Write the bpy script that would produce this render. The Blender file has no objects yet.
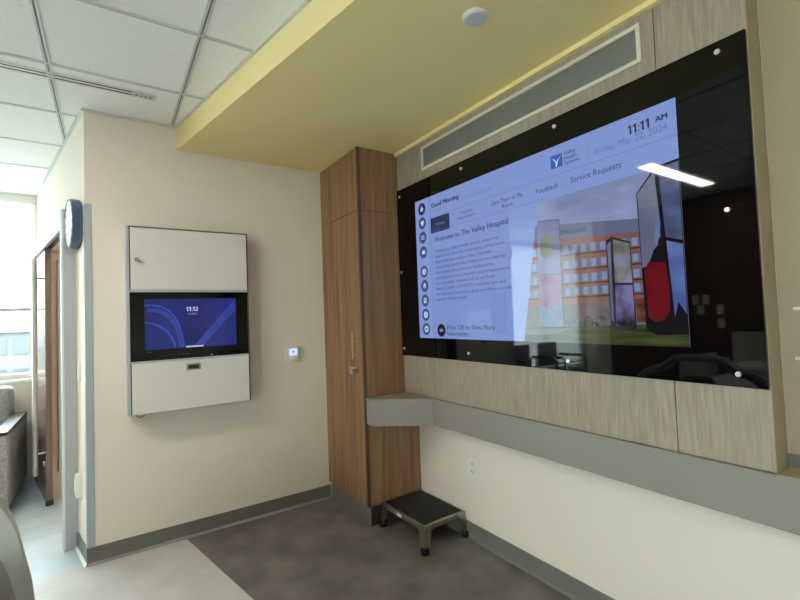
import bpy, bmesh, math, random
from mathutils import Vector, Matrix
random.seed(7)
SC = bpy.context.scene
COL = SC.collection
PI = math.pi

# ------------------------------------------------------------------ materials
def lin(c):
    c = c / 255.0
    return c / 12.92 if c <= 0.04045 else ((c + 0.055) / 1.055) ** 2.4
def rgb(c): return (lin(c[0]), lin(c[1]), lin(c[2]), 1)

def mat(name, c, rough=0.5, metal=0.0, spec=0.5, var=0.0, scale=(4, 4, 4), c2=None, bump=0.0, detail=4,
        emit=None, estr=1.0, lo=0.35, hi=0.65, dist=0.0):
    m = bpy.data.materials.new(name); m.use_nodes = True
    nt = m.node_tree; b = nt.nodes['Principled BSDF']
    b.inputs['Base Color'].default_value = rgb(c)
    b.inputs['Roughness'].default_value = rough
    b.inputs['Metallic'].default_value = metal
    b.inputs['Specular IOR Level'].default_value = spec
    if c2 is not None or bump:
        tc = nt.nodes.new('ShaderNodeTexCoord'); mp = nt.nodes.new('ShaderNodeMapping')
        mp.inputs['Scale'].default_value = scale
        nz = nt.nodes.new('ShaderNodeTexNoise'); nz.inputs['Scale'].default_value = 1.0
        nz.inputs['Detail'].default_value = detail; nz.inputs['Distortion'].default_value = dist
        nt.links.new(tc.outputs['Object'], mp.inputs['Vector']); nt.links.new(mp.outputs[0], nz.inputs['Vector'])
        if c2 is not None:
            cr = nt.nodes.new('ShaderNodeValToRGB')
            cr.color_ramp.elements[0].position = lo; cr.color_ramp.elements[0].color = rgb(c)
            cr.color_ramp.elements[1].position = hi; cr.color_ramp.elements[1].color = rgb(c2)
            nt.links.new(nz.outputs['Fac'], cr.inputs[0])
            nt.links.new(cr.outputs[0], b.inputs['Base Color'])
        if bump:
            bp = nt.nodes.new('ShaderNodeBump'); bp.inputs['Strength'].default_value = bump
            bp.inputs['Distance'].default_value = 0.002
            nt.links.new(nz.outputs['Fac'], bp.inputs['Height']); nt.links.new(bp.outputs[0], b.inputs['Normal'])
    if emit is not None:
        b.inputs['Emission Color'].default_value = rgb(emit)
        b.inputs['Emission Strength'].default_value = estr
    return m

def screen_mat(name, c, c2=None, scale=(4, 4, 4), lo=.35, hi=.65, s=1.0, c3=None):
    """lit pixels behind glossy glass"""
    m = mat(name, (4, 4, 5), rough=0.03, spec=.5, emit=c, estr=s)
    if c2 is not None:
        nt = m.node_tree; b = nt.nodes['Principled BSDF']
        tc = nt.nodes.new('ShaderNodeTexCoord'); mp = nt.nodes.new('ShaderNodeMapping'); mp.inputs['Scale'].default_value = scale
        nz = nt.nodes.new('ShaderNodeTexNoise'); nz.inputs['Scale'].default_value = 1; nz.inputs['Detail'].default_value = 3
        cr = nt.nodes.new('ShaderNodeValToRGB')
        cr.color_ramp.elements[0].position = lo; cr.color_ramp.elements[0].color = rgb(c)
        cr.color_ramp.elements[1].position = hi; cr.color_ramp.elements[1].color = rgb(c2)
        if c3 is not None:
            e = cr.color_ramp.elements.new((lo + hi) / 2); e.color = rgb(c3)
        nt.links.new(tc.outputs['Object'], mp.inputs[0]); nt.links.new(mp.outputs[0], nz.inputs['Vector'])
        nt.links.new(nz.outputs['Fac'], cr.inputs[0]); nt.links.new(cr.outputs[0], b.inputs['Emission Color'])
    return m

M = {}
M['paint'] = mat('cream_wall_paint', (231, 221, 206), .6, bump=.08, scale=(60, 60, 60))
M['ceil'] = mat('ceiling_tile_white', (247, 246, 244), .85, c2=(243, 242, 240), scale=(50, 50, 50), bump=.15)
M['tee'] = mat('ceiling_tee_metal', (206, 208, 206), .5)
M['groove'] = mat('groove_shade_fitting_grey', (118, 120, 120), .7)  # shade in the tee grooves painted grey; also grille backing and screws
M['yellow'] = mat('yellow_soffit_paint', (238, 219, 156), .6, bump=.05, scale=(60, 60, 60))
M['greige'] = mat('greige_woodgrain_laminate', (140, 128, 113), .55, c2=(163, 150, 134), scale=(150, 150, 9), detail=5, lo=.34, hi=.66)
M['seam'] = mat('dark_seam', (70, 62, 54), .7)
M['wood'] = mat('walnut_laminate', (122, 88, 60), .5, c2=(160, 122, 86), scale=(26, 26, 1.3), detail=6, lo=.32, hi=.7, dist=.4)
M['woodd'] = mat('walnut_edge', (78, 54, 38), .5, c2=(98, 70, 50), scale=(26, 26, 1.3))
M['doorw'] = mat('door_walnut', (106, 86, 75), .22, c2=(134, 111, 98), scale=(22, 22, 1.2), detail=5)
M['base'] = mat('grey_rubber_base', (112, 110, 103), .55)
M['basel'] = mat('grey_base_toe', (142, 139, 131), .5)
M['shadekick'] = mat('shaded_grey_kick', (66, 63, 58), .6)  # toe kick grey darkened to stand for shade in the recess
M['toe'] = mat('light_grey_toe_kick', (112, 108, 100), .5)
M['rail'] = mat('grey_solid_surface', (139, 133, 123), .42)
M['ledge'] = mat('tan_ledge_laminate', (176, 160, 134), .35)
M['lightfloor'] = mat('light_vinyl_floor', (200, 197, 190), .42, c2=(186, 183, 176), scale=(5, 5, 5), detail=8)
M['darkfloor'] = mat('dark_vinyl_floor', (94, 89, 82), .5, c2=(123, 116, 107), scale=(5, 5, 5), detail=10, lo=.34, hi=.66)
M['litfloor'] = mat('daylit_grey_vinyl_floor', (166, 178, 183), .38, c2=(190, 202, 207), scale=(3.4, 3.4, 3.4), detail=8)  # grey vinyl paled and blued, window light put into its colour
M['blackglass'] = mat('black_glass', (3, 3, 4), .03, spec=.33)
M['stud'] = mat('satin_stud', (236, 234, 228), .35, .7)
M['pull'] = mat('satin_pull_steel', (206, 203, 199), .35, .6)
M['chrome'] = mat('chrome', (205, 203, 198), .22, 1.0)
M['steel'] = mat('brushed_steel', (168, 162, 150), .3, 1.0)
M['alu'] = mat('aluminium', (190, 192, 196), .4, .25)
M['darkalu'] = mat('dark_metal_edge', (96, 94, 92), .45, .4)
M['white'] = mat('white_laminate', (226, 221, 213), .4)
M['plastic'] = mat('white_plastic', (230, 227, 219), .35)
M['slot'] = mat('dark_slot', (38, 37, 36), .6)
M['ventcream'] = mat('cream_vent_frame', (214, 206, 188), .5)
M['louver'] = mat('grey_louver', (168, 166, 156), .5)
M['rubber'] = mat('black_rubber', (14, 13, 13), .75, c2=(20, 19, 19), scale=(200, 200, 200), bump=.3)
M['label'] = mat('white_label', (220, 218, 210), .5)
M['navyrim'] = mat('clock_rim_slate', (72, 86, 108), .4)
M['dialw'] = mat('clock_dial_white', (238, 240, 242), .35)
M['blackp'] = mat('black_plastic', (26, 26, 27), .4)
M['jamb'] = mat('grey_steel_frame', (176, 180, 186), .45)
M['jambw'] = mat('pale_frame_edge', (222, 224, 226), .45)
M['guard'] = mat('grey_corner_guard', (170, 175, 180), .45)
M['sofa'] = mat('grey_sofa_fabric', (172, 171, 166), .9, c2=(140, 140, 137), scale=(70, 70, 45), bump=.4)
M['sofacap'] = mat('dark_arm_cap', (46, 47, 48), .35)
M['bedp'] = mat('bed_grey_plastic', (204, 203, 199), .4)
M['bedd'] = mat('bed_dark_grey_plastic', (150, 149, 146), .45)
M['linen'] = mat('white_linen', (226, 226, 226), .85, bump=.2, scale=(30, 30, 30))
M['shade'] = mat('white_shade', (235, 238, 238), .8)
M['asph'] = mat('outdoor_ground', (58, 62, 57), .9, c2=(46, 54, 42), scale=(.1, .1, .1))
M['bldg'] = mat('pale_siding', (74, 77, 77), .8)
M['bldg2'] = mat('tan_siding', (66, 64, 62), .8)
M['roof'] = mat('grey_shingles', (58, 60, 63), .9)
M['winglass'] = mat('dark_window_glass', (30, 36, 40), .3)
M['leaf'] = mat('tree_leaves', (34, 44, 34), .9, c2=(50, 60, 44), scale=(1, 1, 1))
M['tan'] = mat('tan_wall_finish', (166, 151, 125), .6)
M['headw'] = mat('dark_walnut_headwall', (70, 50, 36), .6, c2=(92, 66, 48), scale=(26, 26, 1.3))
M['bath'] = mat('warm_bathroom_paint', (226, 206, 170), .6)

# window glass: see-through with a faint gloss
m = bpy.data.materials.new('clear_window_glass'); m.use_nodes = True; nt = m.node_tree; nt.nodes.clear()
o_ = nt.nodes.new('ShaderNodeOutputMaterial'); mx = nt.nodes.new('ShaderNodeMixShader'); tr = nt.nodes.new('ShaderNodeBsdfTransparent')
gl = nt.nodes.new('ShaderNodeBsdfGlossy'); gl.inputs['Roughness'].default_value = .02; mx.inputs[0].default_value = .06
tr.inputs[0].default_value = (.93, .97, .96, 1)
nt.links.new(tr.outputs[0], mx.inputs[1]); nt.links.new(gl.outputs[0], mx.inputs[2]); nt.links.new(mx.outputs[0], o_.inputs[0]); M['glass'] = m
# roller shade cloth lets daylight through
m = bpy.data.materials.new('translucent_shade_cloth'); m.use_nodes = True; nt = m.node_tree; nt.nodes.clear()
o_ = nt.nodes.new('ShaderNodeOutputMaterial'); mx = nt.nodes.new('ShaderNodeMixShader'); df = nt.nodes.new('ShaderNodeBsdfDiffuse'); tl = nt.nodes.new('ShaderNodeBsdfTranslucent')
df.inputs[0].default_value = (.8, .82, .82, 1); tl.inputs[0].default_value = (.92, .95, .94, 1); mx.inputs[0].default_value = .6
nt.links.new(df.outputs[0], mx.inputs[1]); nt.links.new(tl.outputs[0], mx.inputs[2]); nt.links.new(mx.outputs[0], o_.inputs[0]); M['shadecloth'] = m

def lamp_mat(name, c, s):
    m = bpy.data.materials.new(name); m.use_nodes = True; nt = m.node_tree; nt.nodes.clear()
    o_ = nt.nodes.new('ShaderNodeOutputMaterial'); e = nt.nodes.new('ShaderNodeEmission')
    e.inputs[0].default_value = (*c, 1); e.inputs[1].default_value = s
    nt.links.new(e.outputs[0], o_.inputs[0]); return m

# ------------------------------------------------------------------ mesh helpers
def nb(): return bmesh.new()
def box(bm, x0, x1, y0, y1, z0, z1, bev=0.0, seg=2):
    v = [bm.verts.new((x, y, z)) for x in (min(x0, x1), max(x0, x1)) for y in (min(y0, y1), max(y0, y1)) for z in (min(z0, z1), max(z0, z1))]
    fs = [bm.faces.new([v[i] for i in q]) for q in ((0, 1, 3, 2), (4, 6, 7, 5), (0, 4, 5, 1), (2, 3, 7, 6), (0, 2, 6, 4), (1, 5, 7, 3))]
    if bev:
        es = set(e for f in fs for e in f.edges)
        bmesh.ops.bevel(bm, geom=list(es), offset=bev, segments=seg, profile=.5, affect='EDGES')
    return bm
def prism(bm, pts, z0, z1, bev=0):
    lo = [bm.verts.new((p[0], p[1], z0)) for p in pts]; hi = [bm.verts.new((p[0], p[1], z1)) for p in pts]
    n = len(pts); fs = [bm.faces.new(lo[::-1]), bm.faces.new(hi)]
    fs += [bm.faces.new((lo[i], lo[(i + 1) % n], hi[(i + 1) % n], hi[i])) for i in range(n)]
    if bev:
        es = set(e for f in fs for e in f.edges)
        bmesh.ops.bevel(bm, geom=list(es), offset=bev, segments=2, profile=.5, affect='EDGES')
    return bm
def ring_frame(d):
    d = d.normalized(); a = Vector((0, 0, 1)) if abs(d.z) < .9 else Vector((1, 0, 0))
    s = d.cross(a).normalized(); return s, s.cross(d).normalized()
def tube(bm, pts, r, n=12, cap=True):
    pts = [Vector(p) for p in pts]; rings = []
    for i, p in enumerate(pts):
        d = (pts[min(i + 1, len(pts) - 1)] - pts[max(i - 1, 0)])
        s, t = ring_frame(d)
        rr = r[i] if isinstance(r, (list, tuple)) else r
        rings.append([bm.verts.new(p + (s * math.cos(2 * PI * k / n) + t * math.sin(2 * PI * k / n)) * rr) for k in range(n)])
    for a, b in zip(rings, rings[1:]):
        for k in range(n): bm.faces.new((a[k], a[(k + 1) % n], b[(k + 1) % n], b[k]))
    if cap: bm.faces.new(rings[0][::-1]); bm.faces.new(rings[-1])
    return bm
def lathe(bm, prof, axis='z', c=(0, 0, 0), n=32):
    """prof: (radius, height) list along the axis"""
    c = Vector(c); rings = []
    ax = {'x': (Vector((0, 1, 0)), Vector((0, 0, 1)), Vector((1, 0, 0))), 'y': (Vector((1, 0, 0)), Vector((0, 0, 1)), Vector((0, 1, 0))), 'z': (Vector((1, 0, 0)), Vector((0, 1, 0)), Vector((0, 0, 1)))}[axis]
    for r, h in prof:
        rings.append([bm.verts.new(c + ax[2] * h + (ax[0] * math.cos(2 * PI * k / n) + ax[1] * math.sin(2 * PI * k / n)) * max(r, 1e-4)) for k in range(n)])
    for a, b in zip(rings, rings[1:]):
        for k in range(n): bm.faces.new((a[k], a[(k + 1) % n], b[(k + 1) % n], b[k]))
    bm.faces.new(rings[0][::-1]); bm.faces.new(rings[-1])
    return bm
def poly(bm, pts):
    bm.faces.new([bm.verts.new(p) for p in pts]); return bm

WM = {}
def link(name, bm, m, parent=None, local=False, smooth=False):
    """vertices are world coordinates (or the parent's own when local); one mesh object"""
    bmesh.ops.recalc_face_normals(bm, faces=bm.faces[:])
    if parent is not None and not local:
        bmesh.ops.transform(bm, matrix=WM[parent.name].inverted(), verts=bm.verts[:])
    me = bpy.data.meshes.new(name); bm.to_mesh(me); bm.free()
    for mm in (m if isinstance(m, (list, tuple)) else [m]): me.materials.append(mm)
    if smooth:
        me.polygons.foreach_set('use_smooth', [True] * len(me.polygons))
        try: me.set_sharp_from_angle(angle=math.radians(40))
        except Exception: pass
    o = bpy.data.objects.new(name, me); COL.objects.link(o)
    if parent is not None: o.parent = parent; WM[o.name] = WM[parent.name].copy()
    else: WM[o.name] = Matrix.Identity(4)
    return o
def tag(o, label, cat, group=None, kind=None):
    o['label'] = label; o['category'] = cat
    if group: o['group'] = group
    if kind: o['kind'] = kind
    return o
def thing(name, label, cat, loc=(0, 0, 0), rz=0, group=None, kind=None):
    o = bpy.data.objects.new(name, None); COL.objects.link(o); o.location = loc; o.rotation_euler = (0, 0, rz)
    WM[o.name] = Matrix.Translation(loc) @ Matrix.Rotation(rz, 4, 'Z')
    return tag(o, label, cat, group, kind)
def struct(name, bm, m, parent=None, label=None, cat=None, **k):
    o = link(name, bm, m, parent, **k)
    if parent is None:
        o['kind'] = 'structure'
        if label: o['label'] = label; o['category'] = cat or name.split('_')[0]
    return o

# ------------------------------------------------------------------ measured layout (metres)
HC, HS = 2.6537, 2.50          # tile ceiling, yellow soffit underside
XC = -1.925                    # outside corner of back wall and angled door wall
LA = -0.1967                   # angle of the door wall
Ld = Vector((math.sin(LA), math.cos(LA), 0)); Ln = Vector((-math.cos(LA), math.sin(LA), 0))   # along the wall, out of the wall
def LW(s, off, z=0): v = Vector((XC, 0, 0)) + Ld * s + Ln * off; return (v.x, v.y, z)
LROT = math.atan2(Ln.y, Ln.x)   # local x = out of wall, local y = -along
XO = -6.6                       # opposite wall beyond the sofa
XH = -4.3                       # wall behind the head of the bed
YF = 2.27                       # window wall
YN = -6.2
XP = -0.11                      # face of the laminate panel
XS = -1.4305
def soff(y): return XS - y * 0.2029

# ------------------------------------------------------------------ setting
# floor: cream and dark grey vinyl, alcove grey with window light in its colour
bm = nb()
def ffloor(pts, mi):
    f = bm.faces.new([bm.verts.new((x, y, 0)) for x, y in pts]); f.material_index = mi
fs0 = lambda y: -1.4195 - y * 0.2039
ffloor([(XO - .1, 0.006), (XO - .1, YN - .1), (fs0(YN - .1), YN - .1), (fs0(.006), .006)], 0)
ffloor([(fs0(.006), .006), (fs0(YN - .1), YN - .1), (.1, YN - .1), (.1, .006)], 1)
ffloor([(XO - .1, 0.006), (.1, .006), (.1, YF + .1), (XO - .1, YF + .1)], 2)
ret = bmesh.ops.extrude_face_region(bm, geom=bm.faces[:])
bmesh.ops.translate(bm, vec=(0, 0, -.1), verts=[v for v in ret['geom'] if isinstance(v, bmesh.types.BMVert)])
struct('floor', bm, [M['lightfloor'], M['darkfloor'], M['litfloor']], label='vinyl floor in pale cream and dark grey, with painted daylight in the alcove', cat='floor')

bm = nb(); box(bm, XC, 0.1, 0, .1, 0, HC + .02)
struct('wall_back', bm, M['paint'], label='cream back wall behind the wall cabinet', cat='wall')
bm = nb(); box(bm, 0, .1, YN, YF + .1, 0, HC + .02)
struct('wall_right', bm, M['paint'], label='cream right wall below the grey rail', cat='wall')
# angled door wall with opening
S0, S1, DZ = .36, 1.45, 2.0
SE = 2.312
bm = nb()
for a, b, z0, z1 in ((0, S0, 0, HC + .02), (S1, SE, 0, HC + .02), (S0, S1, DZ, HC + .02)):
    prism(bm, [LW(a, 0)[:2], LW(b, 0)[:2], LW(b, -.12)[:2], LW(a, -.12 if a > 0 else -.101)[:2]], z0, z1)
struct('wall_left', bm, M['paint'], label='cream angled wall with the sliding door', cat='wall')
# window wall with opening, opposite wall with opening
WX0, WX1, WZ0, WZ1 = -4.2, -2.392, .90, 2.64
VX0, VX1, VZ0 = -6.45, -4.35, .22
bm = nb()
box(bm, XO - .1, VX0, YF, YF + .15, 0, HC + .02); box(bm, VX1, WX0, YF, YF + .15, 0, HC + .02); box(bm, VX0, VX1, YF, YF + .15, 0, VZ0); box(bm, VX0, VX1, YF, YF + .15, WZ1, HC + .02); box(bm, WX1, .1, YF, YF + .15, 0, HC + .02)
box(bm, WX0, WX1, YF, YF + .15, 0, WZ0); box(bm, WX0, WX1, YF, YF + .15, WZ1, HC + .02)
struct('wall_far', bm, M['paint'], label='pale wall around the far window', cat='wall')
YH = .55
bm = nb(); box(bm, XO - .15, XO, YH - .15, YF + .1, 0, HC + .02)
struct('wall_opposite', bm, M['paint'])
BY0, BY1 = -4.7, -2.9  # opening for the added side window
bm = nb()
box(bm, XH - .15, XH, YN, BY0, 0, HC + .02); box(bm, XH - .15, XH, BY1, YH, 0, HC + .02); box(bm, XH - .15, XH, BY0, BY1, 0, WZ0); box(bm, XH - .15, XH, BY0, BY1, WZ1, HC + .02)
box(bm, XO - .1, XH - .15, YH - .15, YH, 0, HC + .02)
struct('wall_headboard', bm, M['paint'])
bm = nb(); box(bm, XO - .1, .1, YN - .1, YN, 0, HC + .02)
struct('wall_near', bm, M['paint'])

# ceiling with tee grid
bm = nb(); box(bm, XO - .15, .1, YN - .1, YF + .15, HC, HC + .1)
ceil = struct('ceiling', bm, M['ceil'], label='white suspended tile ceiling', cat='ceiling')
bm = nb(); bg = nb(); bc = nb()
tx = [-2.049 + .5935 * k for k in range(-4, 4)]
ty = [-.476 + .5945 * k for k in range(-9, 6)]
for x in tx:
    for dx in (-.0085, .0085): box(bm, x + dx - .005, x + dx + .005, YN, YF, HC - .005, HC + .002)
    box(bg, x - .0034, x + .0034, YN, YF, HC - .002, HC + .002)
for y in ty:
    box(bc, XO, 0, y - .0075, y + .0075, HC - .004, HC + .002)
    box(bg, XO, 0, y + .0075, y + .0095, HC - .0042, HC + .002)
link('main_tee', bm, M['tee'], ceil); link('tee_groove_shade', bg, M['groove'], ceil); link('cross_tee', bc, M['tee'], ceil)  # dark strips paint the shade in tee grooves and tile gaps
# wall angle round the ceiling
bm = nb()
box(bm, XC, XS, -.014, 0, HC - .012, HC)
prism(bm, [LW(-.014, .014)[:2], LW(SE, .014)[:2], LW(SE, 0)[:2], LW(0, 0)[:2]], HC - .012, HC)
prism(bm, [(soff(0) - .014, 0), (soff(0), 0), (soff(-5.9), -5.9), (soff(-5.9) - .014, -5.9)], HC - .010, HC)
box(bm, XO, LW(SE, 0)[0], YF - .014, YF, HC - .012, HC)
struct('trim_1', bm, M['tee'], label='grey wall angle round the tile ceiling', cat='trim')
# yellow soffit
bm = nb(); prism(bm, [(soff(0), 0), (soff(-5.9), -5.9), (0, -5.9), (0, 0)], HS, HC + .01)
struct('ceiling_soffit', bm, M['yellow'], label='yellow dropped soffit above the screen', cat='soffit')
bm = nb(); box(bm, XP - .022, 0, -2.64, -.6095, HS - .022, HS + .005)
struct('trim_2', bm, M['yellow'], label='thin yellow strip between soffit and laminate panel', cat='trim')

# baseboards
BH = .0975
bm = nb(); box(bm, XC - .004, -.42, -.008, 0, 0, BH); 
ob = struct('baseboard_back', bm, M['base'], label='grey rubber baseboard along the back wall', cat='baseboard')
bm = nb(); poly(bm, [(XC - .004, -.0085, .016), (-.42, -.0085, .016), (-.42, -.019, .0015), (XC - .004, -.019, .0015)]); link('cove_toe', bm, M['basel'], ob)
bm = nb(); box(bm, -.008, 0, YN, -.605, 0, BH)
ob = struct('baseboard_right', bm, M['base'], label='grey rubber baseboard along the right wall', cat='baseboard')
bm = nb(); poly(bm, [(-.0085, YN, .014), (-.0085, -.605, .014), (-.017, -.605, .0015), (-.017, YN, .0015)]); link('cove_toe', bm, M['base'], ob)
bm = nb(); prism(bm, [LW(-.008, 0)[:2], LW(-.008, .008)[:2], LW(.3, .008)[:2], LW(.3, 0)[:2]], 0, BH)
ob = struct('baseboard_left', bm, M['base'], label='short grey baseboard between corner and door frame', cat='baseboard')
bm = nb(); a, b, c, d = LW(-.012, .0085, .018), LW(.3, .0085, .018), LW(.3, .02, .0015), LW(-.012, .02, .0015); poly(bm, [a, b, c, d]); link('cove_toe', bm, M['jambw'], ob)

# ------------------------------------------------------------------ door_1: surround, sliding leaf, pulls
door = thing('door_1', 'walnut sliding door standing open, with tall steel pulls', 'door', (XC, 0, 0), LROT, kind='structure')
def Lbox(bm, off0, off1, s0, s1, z0, z1, bev=0): return box(bm, off0, off1, -s1, -s0, z0, z1, bev)   # local frame of the door wall
bm = nb(); Lbox(bm, 0.0, .072, .30, .362, 0, 2.11, .003); link('door_post', bm, M['jamb'], door, local=True)
bm = nb(); Lbox(bm, .062, .074, .2985, .31, 0, 2.11, .002); link('post_edge', bm, M['jambw'], door, local=True)
bm = nb(); Lbox(bm, .058, .072, .36, 2.27, 1.985, 2.11, .002); Lbox(bm, 0, .058, .36, 2.27, 2.085, 2.11); Lbox(bm, 0, .072, 2.255, 2.27, 1.985, 2.11); link('track_cover', bm, M['jambw'], door, local=True)
bm = nb(); Lbox(bm, .022, .03, .364, 2.25, 2.02, 2.085); Lbox(bm, .04, .048, .364, 2.25, 2.02, 2.085); link('track', bm, M['alu'], door, local=True)
bm = nb(); Lbox(bm, .014, .054, 1.27, 2.25, .018, 2.0, .002); leaf = link('door_leaf', bm, M['doorw'], door, local=True)
for off, r in ((.108, .018), (-.046, .018)):
    bm = nb(); tube(bm, [(off, -1.375, .22), (off, -1.375, 1.915)], r, 16)
    h = link('pull_handle', bm, M['pull'], leaf, local=True, smooth=True)
    bm = nb()
    for z in (.385, 1.765): tube(bm, [(off, -1.375, z), (.054 if off > 0 else .014, -1.375, z)], .0075, 12)
    link('standoff', bm, M['pull'], h, local=True, smooth=True)
bm = nb(); lathe(bm, [(.022, 0), (.022, .006), (.012, .008)], 'x', (.054, -1.37, .30), 20); link('floor_lock', bm, M['steel'], leaf, local=True)
bm = nb(); Lbox(bm, .01, .058, 1.262, 1.30, .0, .04, .004); link('floor_guide', bm, M['blackp'], door, local=True)

# bathroom lamp behind the door wall (warm light seen on the door reveal)
M['warmlamp'] = lamp_mat('warm_lamp', (1.0, .84, .62), 48)
bl = thing('ceiling_lamp', 'round warm ceiling lamp inside the room behind the sliding door', 'lamp', (-1.0, 1.3, 2.62))
bm = nb(); lathe(bm, [(.19, HC - .03), (.19, HC)], 'z', (-1.0, 1.3, 0)); link('lamp_base', bm, M['plastic'], bl)
bm = nb(); lathe(bm, [(.10, HC - .075), (.165, HC - .06), (.175, HC - .031)], 'z', (-1.0, 1.3, 0)); link('diffuser', bm, M['warmlamp'], bl)

# ------------------------------------------------------------------ windows
def window(name, label, x0, x1, horizontal, shade_z, WZ0=WZ0):
    """horizontal: window in the far wall (x runs along), else in the opposite wall (y runs along)"""
    w = thing(name, label, 'window', kind='structure')
    def B(bm, a0, a1, d0, d1, z0, z1, bev=0):
        return box(bm, a0, a1, YF + d0, YF + d1, z0, z1, bev) if horizontal else box(bm, XH - d1, XH - d0, a0, a1, z0, z1, bev)
    bm = nb(); fw = .05
    B(bm, x0, x0 + fw, .05, .11, WZ0, WZ1); B(bm, x1 - fw, x1, .05, .11, WZ0, WZ1); B(bm, x0 + fw, x1 - fw, .05, .11, WZ0, WZ0 + fw); B(bm, x0 + fw, x1 - fw, .05, .11, WZ1 - fw, WZ1)
    for k in (1,): mid = x0 + (x1 - x0) * k / 2; B(bm, mid - .025, mid + .025, .05, .11, WZ0 + fw, WZ1 - fw)
    link('window_frame', bm, M['plastic'], w)
    bm = nb(); B(bm, x0 + fw, x1 - fw, .077, .083, WZ0 + fw, WZ1 - fw); link('glass_pane', bm, M['glass'], w)
    bm = nb(); B(bm, x0 - .03, x1 + (.03 if not horizontal else .0), -.03, .05, WZ0 - .03, WZ0, .004); link('window_sill', bm, M['plastic'], w)
    bm = nb(); poly(bm, [(a, YF + .021, z) if horizontal else (XH - .021, a, z) for a, z in ((x0 + .01, shade_z), (x1 - .01, shade_z), (x1 - .01, WZ1 - .05), (x0 + .01, WZ1 - .05))]); sh = link('roller_shade', bm, M['shadecloth'], w)
    bm = nb(); B(bm, x0 + .01, x1 - .01, .012, .032, shade_z - .03, shade_z, .003); link('bottom_bar', bm, M['alu'], sh)
    bm = nb(); B(bm, x0, x1, .005, .05, WZ1 - .07, WZ1); link('shade_box', bm, M['plastic'], sh)
window('window_1', 'far window with white roller shade half drawn over the houses outside', WX0, WX1, True, 1.57)
window('window_3', 'tall window far left of the sofa', VX0, VX1, True, .34, VZ0)
window('window_2_added', 'unseen side window beyond the bed, added for its daylight', BY0, BY1, False, 1.45)  # out of view, added to light the right wall from the side

# outdoors: ground, houses and trees below the window
bm = nb(); box(bm, -170, 90, 4, 260, -6.2, -6)
struct('ground', bm, M['asph'], label='ground outside far below the windows', cat='ground')
def house(x, y, w, d, h, mt, lab, nwin, rows):
    t = thing('house', lab, 'house', (x, y, -6), 0, 'houses outside the window')
    bm = nb(); box(bm, x - w / 2, x + w / 2, y, y + d, -6, -6 + h); link('house_wall', bm, mt, t)
    bm = nb(); prism(bm, [(y - .4, -6 + h), (y + d + .4, -6 + h), (y + d / 2, -6 + h + d * .28)], x - w / 2 - .3, x + w / 2 + .3)
    for v in bm.verts: v.co = Vector((v.co.z, v.co.x, v.co.y))
    link('roof', bm, M['roof'], t)
    for r in range(rows):
        for k in range(nwin):
            cx = x - w / 2 + (k + .5) * w / nwin; cz = -6 + h * (r + .55) / rows
            bm = nb(); box(bm, cx - .5, cx + .5, y - .06, y + .02, cz - .65, cz + .65); link('window_pane', bm, M['winglass'], t)
house(-8.2, 42, 8, 7, 7.2, M['bldg'], 'wide house with three rows of windows seen through the lower far window', 6, 3)
house(-19, 46, 9, 8, 6.4, M['bldg2'], 'smaller house left of the house behind the far window', 5, 2)
house(-10.5, 66, 17, 9, 9.0, M['bldg2'], 'long building behind the houses outside', 9, 3)
house(-30, 60, 14, 9, 8.0, M['bldg'], 'wide building farthest left outside', 8, 3)
for i, (x, y, r) in enumerate(((-5.2, 30, 1.5), (-8.8, 33, 1.2), (-12.5, 34, 1.7), (-2.5, 38, 2.0), (-17.5, 37, 2.0))):
    t = thing('tree', 'bushy green tree outside in front of the houses', 'tree', (x, y, -6), 0, 'trees outside the window')
    bm = nb(); bmesh.ops.create_icosphere(bm, subdivisions=3, radius=r)
    for v in bm.verts:
        k = 1 + .22 * math.sin(v.co.x * 5 + i) * math.cos(v.co.y * 6) + .12 * math.sin(v.co.z * 9)
        v.co = v.co * k + Vector((x, y, -6 + 1.3 + r))
    link('crown', bm, M['leaf'], t, smooth=True)
    bm = nb(); tube(bm, [(x, y, -6), (x, y, -4.4)], [.22, .14], 8); link('trunk', bm, M['woodd'], t)

# ------------------------------------------------------------------ laminate feature panel
YP0, YP1 = -.6095, -2.637
ZT0 = .834
pn = thing('wall_panel', 'greige woodgrain laminate panel carrying the large black screen', 'panel', (0, -1.6, .8325))
SY = -2.357
for nm, y0, y1, z0, z1 in (('laminate_sheet', YP0, SY + .0015, 2.2337 - .05, HS - .022), ('laminate_sheet', SY - .0015, YP1 + .0021, 2.2337 - .05, HS - .022),
                           ('laminate_sheet', YP0, SY + .0015, .834, 1.12), ('laminate_sheet', SY - .0015, YP1 + .0021, .834, 1.12)):
    bm = nb(); box(bm, XP, XP + .02, y0, y1, z0, z1, .001, 1); link(nm, bm, M['greige'], pn)
bm = nb(); box(bm, XP + .02, 0, YP0, YP1 + .002, .834, HS - .022); box(bm, XP + .002, XP + .02, YP0 - .01, YP1 + .006, .85, HS - .03); link('core', bm, M['seam'], pn)
bm = nb(); box(bm, XP, -.0045, YP1 + .002, YP1, .834, HS - .022); link('end_return', bm, M['tan'], pn)
bm = nb(); box(bm, XP, XP + .02, YP1 + .012, YP1 + .002, 1.121, 2.1829); link('edge_strip', bm, M['greige'], pn)

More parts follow.
